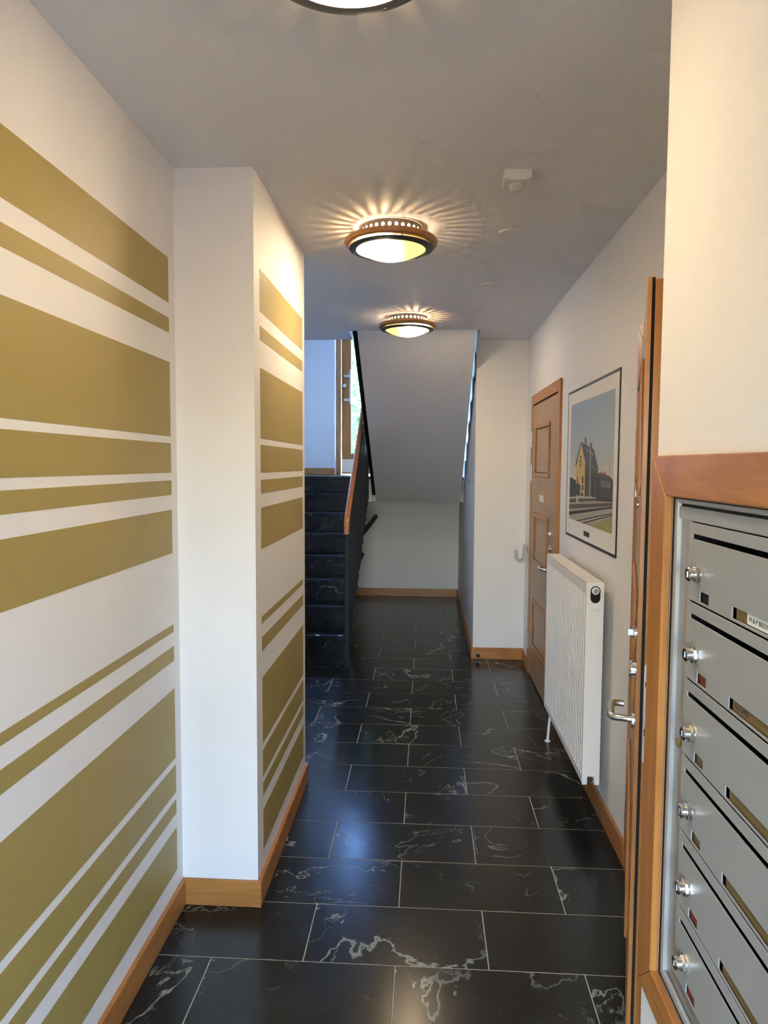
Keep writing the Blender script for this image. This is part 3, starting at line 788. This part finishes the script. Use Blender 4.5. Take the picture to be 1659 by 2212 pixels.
PR = [
 ('sky', [(3.962,1.939),(3.055,1.937),(3.055,1.314),(3.962,1.314)]),
 ('ground', [(3.962,1.411),(3.055,1.457),(3.055,1.314),(3.962,1.314)]),
 ('green', [(3.962,1.538),(3.931,1.545),(3.900,1.540),(3.866,1.532),(3.835,1.533),(3.799,1.526),(3.796,1.503),(3.962,1.497)]),
 ('orange', [(3.296,1.572),(3.27,1.584),(3.24,1.576),(3.21,1.584),(3.174,1.575),(3.173,1.550),(3.25,1.556)]),
 ('pale', [(3.482,1.824),(3.477,1.824),(3.465,1.717),(3.469,1.717)]),
 ('brown', [(3.127,1.64),(3.122,1.64),(3.117,1.558),(3.122,1.558)]),
 ('yellow', [(3.703,1.723),(3.595,1.62),(3.59,1.452),(3.705,1.448),(3.794,1.508),(3.812,1.606)]),
 ('green', [(3.962,1.504),(3.719,1.514),(3.692,1.498),(3.701,1.448),(3.962,1.433)]),
 ('olive', [(3.597,1.618),(3.325,1.588),(3.339,1.457),(3.59,1.452)]),
 ('roof', [(3.704,1.73),(3.42,1.687),(3.314,1.588),(3.586,1.618)]),
 ('dark', [(3.704,1.732),(3.83,1.609),(3.805,1.606),(3.702,1.714)]),
 ('brown', [(3.617,1.749),(3.583,1.748),(3.573,1.7),(3.611,1.708)]),
 ('brown', [(3.499,1.719),(3.457,1.718),(3.453,1.687),(3.49,1.691)]),
 ('pale', [(3.494,1.691),(3.480,1.69),(3.473,1.454),(3.490,1.453)]),
 ('olive', [(3.715,1.661),(3.685,1.66),(3.684,1.645),(3.714,1.645)]),
 ('olive', [(3.715,1.638),(3.685,1.638),(3.684,1.622),(3.714,1.622)]),
 ('olive', [(3.714,1.616),(3.684,1.616),(3.683,1.602),(3.713,1.602)]),
 ('dark', [(3.777,1.547),(3.754,1.548),(3.75,1.513),(3.773,1.511)]),
 ('dark', [(3.662,1.551),(3.627,1.553),(3.624,1.518),(3.659,1.516)]),
 ('dark', [(3.659,1.508),(3.624,1.510),(3.621,1.483),(3.657,1.482)]),
 ('dark', [(3.675,1.467),(3.624,1.468),(3.625,1.453),(3.674,1.452)]),
 ('dark', [(3.565,1.560),(3.545,1.562),(3.545,1.470),(3.565,1.468)]),
 ('dark', [(3.43,1.555),(3.40,1.556),(3.40,1.460),(3.43,1.458)]),
 ('pale', [(3.583,1.693),(3.570,1.692),(3.518,1.673),(3.529,1.672)]),
 ('pale', [(3.476,1.673),(3.465,1.673),(3.425,1.658),(3.435,1.657)]),
 ('pale', [(3.945,1.432),(3.455,1.459),(3.396,1.455),(3.589,1.442),(3.945,1.423)]),
 ('brown', [(3.962,1.424),(3.348,1.454),(3.347,1.442),(3.962,1.402)]),
 ('train', [(3.355,1.559),(3.322,1.556),(3.056,1.540),(3.056,1.453),(3.351,1.442)]),
 ('roof', [(3.363,1.564),(3.305,1.575),(3.112,1.562),(3.056,1.546),(3.056,1.539),(3.322,1.555)]),
 ('dark', [(3.312,1.462),(3.056,1.471),(3.056,1.452),(3.351,1.441)]),
 ('dark', [(3.343,1.55),(3.299,1.547),(3.302,1.45),(3.339,1.445)]),
 ('brown', [(3.962,1.391),(3.056,1.449),(3.056,1.435),(3.962,1.365)]),
 ('dark', [(3.962,1.352),(3.056,1.433),(3.056,1.425),(3.962,1.333)]),
 ('dark', [(3.793,1.314),(3.056,1.406),(3.056,1.401),(3.745,1.314)]),
 ('pale', [(3.785,1.319),(3.056,1.410),(3.056,1.407),(3.790,1.316)]),
 ('dark', [(3.645,1.314),(3.056,1.398),(3.056,1.393),(3.598,1.314)]),
 ('pale', [(3.635,1.319),(3.056,1.401),(3.056,1.399),(3.640,1.316)]),
 ('grass', [(3.505,1.3145),(3.264,1.35),(3.056,1.391),(3.056,1.3145)]),
 ('pale', [(3.788,1.449),(3.734,1.452),(3.729,1.41),(3.783,1.406)])]
for k in range(6):
    y = 3.262 - 0.0292*k
    PR.append(('window', [(y, 1.545-0.0018*k), (y-0.017, 1.544-0.0018*k), (y-0.017, 1.512-0.0007*k), (y, 1.512-0.0007*k)]))
m = MB(); keys = list(INK)
for k, (c, poly) in enumerate(PR):
    b = len(m.v); xk = 0.8111 - 0.00002*k
    m.v += [(xk, y*PS, pz_(z)) for y, z in poly]
    m.quad([b+i for i in range(len(poly))], keys.index(c))
pm = bpy.data.meshes.new('print'); pm.from_pydata(m.v, [], m.f)
for i, mi in enumerate(m.mi): pm.polygons[i].material_index = mi
for c in keys: pm.materials.append(INK[c])
add('print', pm, pc)

# ------------------------------------------------------------------ hook on the wall and door stop
hk = tag(None or MB().build if False else thing('wall_hook', 'grey J-shaped hook on the wall beside the far door', 'hook', (XR, 5.62, 0)), None)
arc = [(0.0, 0.968), (-0.010, 0.975), (-0.018, 0.970), (-0.022, 0.955), (-0.026, 0.880)]
for k in range(0, 9):
    t = math.pi*k/8
    arc.append((-0.026-0.030+0.030*math.cos(t), 0.866-0.024*math.sin(t)))
arc += [(-0.088, 0.905), (-0.094, 0.925)]
m = MB(); wv = 0.045
for (x, z) in arc:
    m.v += [(x, -wv/2, z), (x, wv/2, z)]
for i in range(len(arc)-1): m.quad([2*i, 2*i+1, 2*i+3, 2*i+2])
hkb = m.build('hook_band', 'shade_grey', hk)
so = hkb.modifiers.new('thickness', 'SOLIDIFY'); so.thickness = 0.022; so.offset = 0
MB().box(-0.004, 0.0, -0.020, 0.020, 0.925, 0.985).build('back_plate', 'shade_grey', hk, bevel=0.001)
ds = thing('door_stop', 'small steel and rubber stop low on the pilaster baseboard', 'door stop', (0.440, YQ-BT, 0.040))
MB().lathe([(0.013, 0.0), (0.013, -0.006), (0.010, -0.008), (0.010, -0.032)], axis='Y', n=18).build('stem', 'steel', ds, smooth=35)
MB().lathe([(0.010, -0.032), (0.014, -0.033), (0.015, -0.045), (0.011, -0.052)], axis='Y', n=18, cap1=True).build('rubber_tip', 'black', ds, smooth=35)

# ------------------------------------------------------------------ mailboxes
mb = thing('mailbox_bank', 'bank of grey metal mailboxes set in a wide beech frame', 'mailboxes')
mf = mb
xo = XB-0.016; oy0, oy1, oz0, oz1 = 0.78, 1.440, 0.532, 1.627
iy0, iy1, iz0, iz1 = 0.862, 1.360, 0.604, 1.5505
MB().prism([(oy1, oz0), (oy1, oz1), (iy1, iz1), (iy1, iz0)], 'X', xo, XB).build('frame_bar', 'oakZ', mf, bevel=0.0025)
MB().prism([(oy0, oz0), (iy0, iz0), (iy0, iz1), (oy0, oz1)], 'X', xo, XB).build('frame_bar', 'oakZ', mf, bevel=0.0025)
MB().prism([(oy0, oz1), (iy0, iz1), (iy1, iz1), (oy1, oz1)], 'X', xo, XB).build('frame_bar', 'oakY', mf, bevel=0.0025)
MB().prism([(oy0, oz0), (oy1, oz0), (iy1, iz0), (iy0, iz0)], 'X', xo, XB).build('frame_bar', 'oakY', mf, bevel=0.0025)
XM = XB+0.0015
by0, by1, bz0, bz1 = 0.872, 1.3505, 0.6095, 1.5465
dy0, dy1 = 0.900, 1.2795
TOP = 1.508; PITCH = 0.1413
MB().plate('X', XB+0.0002, XB+0.0012, MY0+0.0005, MY1-0.0005, MZ0+0.0005, MZ1-0.0005, [(by0-0.0005, by1+0.0005, bz0-0.0005, bz1+0.0005)]).box(XM+0.0042, XM+0.0050, by0+0.018, by1-0.020, bz1-0.0132, bz1-0.0078).build('gap_shade_plate', 'void', mb)  # black plate and strip painting in the shade of the gaps
# carcass: open box, rim with a bright rounded edge
MB().plate('X', XM+0.006, XM+0.010, by0, by1, bz0, bz1, [(dy0-0.001, dy1+0.001, TOP-6*PITCH-0.002, TOP+0.001)]).box(XM+0.34, XM+0.344, by0, by1, bz0, bz1).box(XM+0.010, XM+0.34, by0, by0+0.004, bz0, bz1).box(XM+0.010, XM+0.34, by1-0.004, by1, bz0, bz1).build('carcass', 'alu', mb)
MB().box(XM-0.002, XM+0.006, by1-0.016, by1, bz0, bz1).box(XM-0.002, XM+0.006, by0, by0+0.016, bz0, bz1).box(XM-0.002, XM+0.006, by0+0.016, by1-0.016, bz1-0.008, bz1).box(XM-0.002, XM+0.006, by0+0.016, by1-0.016, bz0, bz0+0.016).build('rim', 'greymetal', mb, bevel=0.003, segs=2)
MB().box(XM+0.0, XM+0.0058, by0+0.02, by1-0.022, TOP+0.003, bz1-0.013).build('top_strip', 'greymetal', mb)
MB().lathe([(0.0085, 0.0), (0.0085, -0.004), (0.004, -0.006)], (XM+0.005, 1.305, 1.093), 'X', 16, cap1=True).build('fixing_screw', 'brass', mb, smooth=40)
WIN = ['void', 'redcard', 'brass', 'brass', 'redcard', 'redcard']
def text_part(s, parent, y, z, x, size, mat):
    c = bpy.data.curves.new('lettering', 'FONT'); c.body = s; c.size = size; c.extrude = 0.0001
    c.align_x = 'LEFT'; c.align_y = 'CENTER'
    o = bpy.data.objects.new('lettering', c)
    dg = None
    COL.objects.link(o)
    bpy.context.view_layer.update()
    me = bpy.data.meshes.new_from_object(o.evaluated_get(bpy.context.evaluated_depsgraph_get()))
    bpy.data.objects.remove(o, do_unlink=True)
    me.materials.clear(); me.materials.append(MT[mat])
    p = add('lettering', me, parent)
    # faces -X, reads toward -Y
    p.matrix_local = Matrix(((0, 0, -1, x), (-1, 0, 0, y), (0, 1, 0, z), (0, 0, 0, 1)))
    return p
for k in range(6):
    zt = TOP - k*PITCH; zb = zt - PITCH + 0.0035
    sq = (1.1835, 1.2220, zt-0.1335, zt-0.1155)
    nm = (0.935, 1.0940, zt-0.1335, zt-0.1155)
    slot = (0.930, 1.2620, zt-0.0285, zt-0.0195)
    dmesh = MB().plate('X', XM, XM+0.0022, dy0, dy1, zb, zt, [sq, nm, slot])
    dr = dmesh.build('mailbox_door', 'greymetal', mb, bevel=0.0005)
    # black panels paint in the shade inside the box behind the slot
    MB().box(XM+0.09, XM+0.092, dy0, dy1, zb, zt).box(XM+0.0065, XM+0.09, dy0, dy1, zb-0.003, zb).box(XM+0.0065, XM+0.09, dy1, dy1+0.001, zb, zt).box(XM+0.0065, XM+0.09, dy0-0.001, dy0, zb, zt).build('box_inside', 'void', mb)
    # cam lock: washer, hex nut, barrel
    lk = MB(); c = (XM, 1.2345, zt-0.0880)
    lk.lathe([(0.0150, 0.0), (0.0150, -0.0012)], c, 'X', 20, cap1=True)
    lk.lathe([(0.0145, -0.0012), (0.0152, -0.0020), (0.0152, -0.0062), (0.0140, -0.0070)], c, 'X', 6, cap1=True, phase=0.3*k)
    lk.lathe([(0.0115, -0.0070), (0.0115, -0.0105), (0.0125, -0.0110), (0.0125, -0.0155), (0.0105, -0.0175)], c, 'X', 24, cap1=True)
    lk.box(c[0]-0.0186, c[0]-0.0176, c[1]-0.0012, c[1]+0.0012, c[2]-0.005, c[2]+0.005)
    lk.build('lock', 'chrome', dr, smooth=35)
    MB().box(XM+0.005, XM+0.006, sq[0]-0.004, sq[1]+0.004, sq[2]-0.003, sq[3]+0.003).build('number_card', WIN[k], dr)
    MB().box(XM+0.004, XM+0.005, nm[0]-0.004, nm[1]-0.007, nm[2]-0.002, nm[3]+0.003).build('name_strip', 'card' if k == 5 else 'brass', dr)
    if k == 0:
        MB().box(XM+0.0033, XM+0.0039, 0.936, 1.050, nm[2]+0.001, nm[3]-0.0005).build('name_card', 'card', dr)
        text_part('M & P BREDS', dr, 1.043, (nm[2]+nm[3])/2, XM+0.0031, 0.0105, 'ink')
    if k == 1:
        text_part('G | LARS', dr, 1.080, (nm[2]+nm[3])/2, XM+0.0038, 0.0120, 'ink')

# ------------------------------------------------------------------ garden outside
struct(MB().box(-9, 9, YB+0.2, 30, 1.10, 1.40).build('ground_garden', 'paving'), 'pale paving outside the glazed door', 'paving')
struct(MB().box(-6, 6, -14, Y0-0.15, -0.35, -0.05).build('ground_street', 'paving'), 'grey paving outside the street door', 'paving')
def tree(x, y, z0, h, rad, nleaf, label):
    t = thing('garden_tree', label, 'tree', (x, y, z0), 0, 'trees outside the glazed door')
    MB().tube([(0, 0, 0), (0.03, 0.02, h*0.3), (0.0, 0.05, h*0.6), (0.05, 0, h*0.9)], 0.08, 8, rs=[0.10, 0.08, 0.06, 0.02]).build('trunk', 'bark', t, smooth=60)
    vs = []; fs = []
    for k in range(nleaf):
        while True:
            p = Vector((random.uniform(-1, 1), random.uniform(-1, 1), random.uniform(-1, 1)))
            if 0.25 < p.length < 1: break
        c = Vector((p.x*rad, p.y*rad, h*0.52 + p.z*h*0.48))
        u = Vector((random.gauss(0, 1), random.gauss(0, 1), random.gauss(0, 1))).normalized()
        w = u.orthogonal().normalized(); s_ = random.uniform(0.035, 0.075)
        b = len(vs); vs += [c-u*s_*1.6, c+w*s_*0.7, c+u*s_*1.6, c-w*s_*0.7]; fs.append((b, b+1, b+2, b+3))
    me = bpy.data.meshes.new('foliage'); me.from_pydata([tuple(v) for v in vs], [], fs); me.materials.append(MT['leafgreen'])
    f = add('foliage', me, t); f['kind'] = 'stuff'
tree(-1.5, 12.6, 1.4, 3.6, 1.5, 5200, 'leafy green tree seen through the door glass on the left')
tree(2.4, 14.0, 1.4, 4.2, 1.7, 4200, 'leafy green tree farther back behind the stair flight')
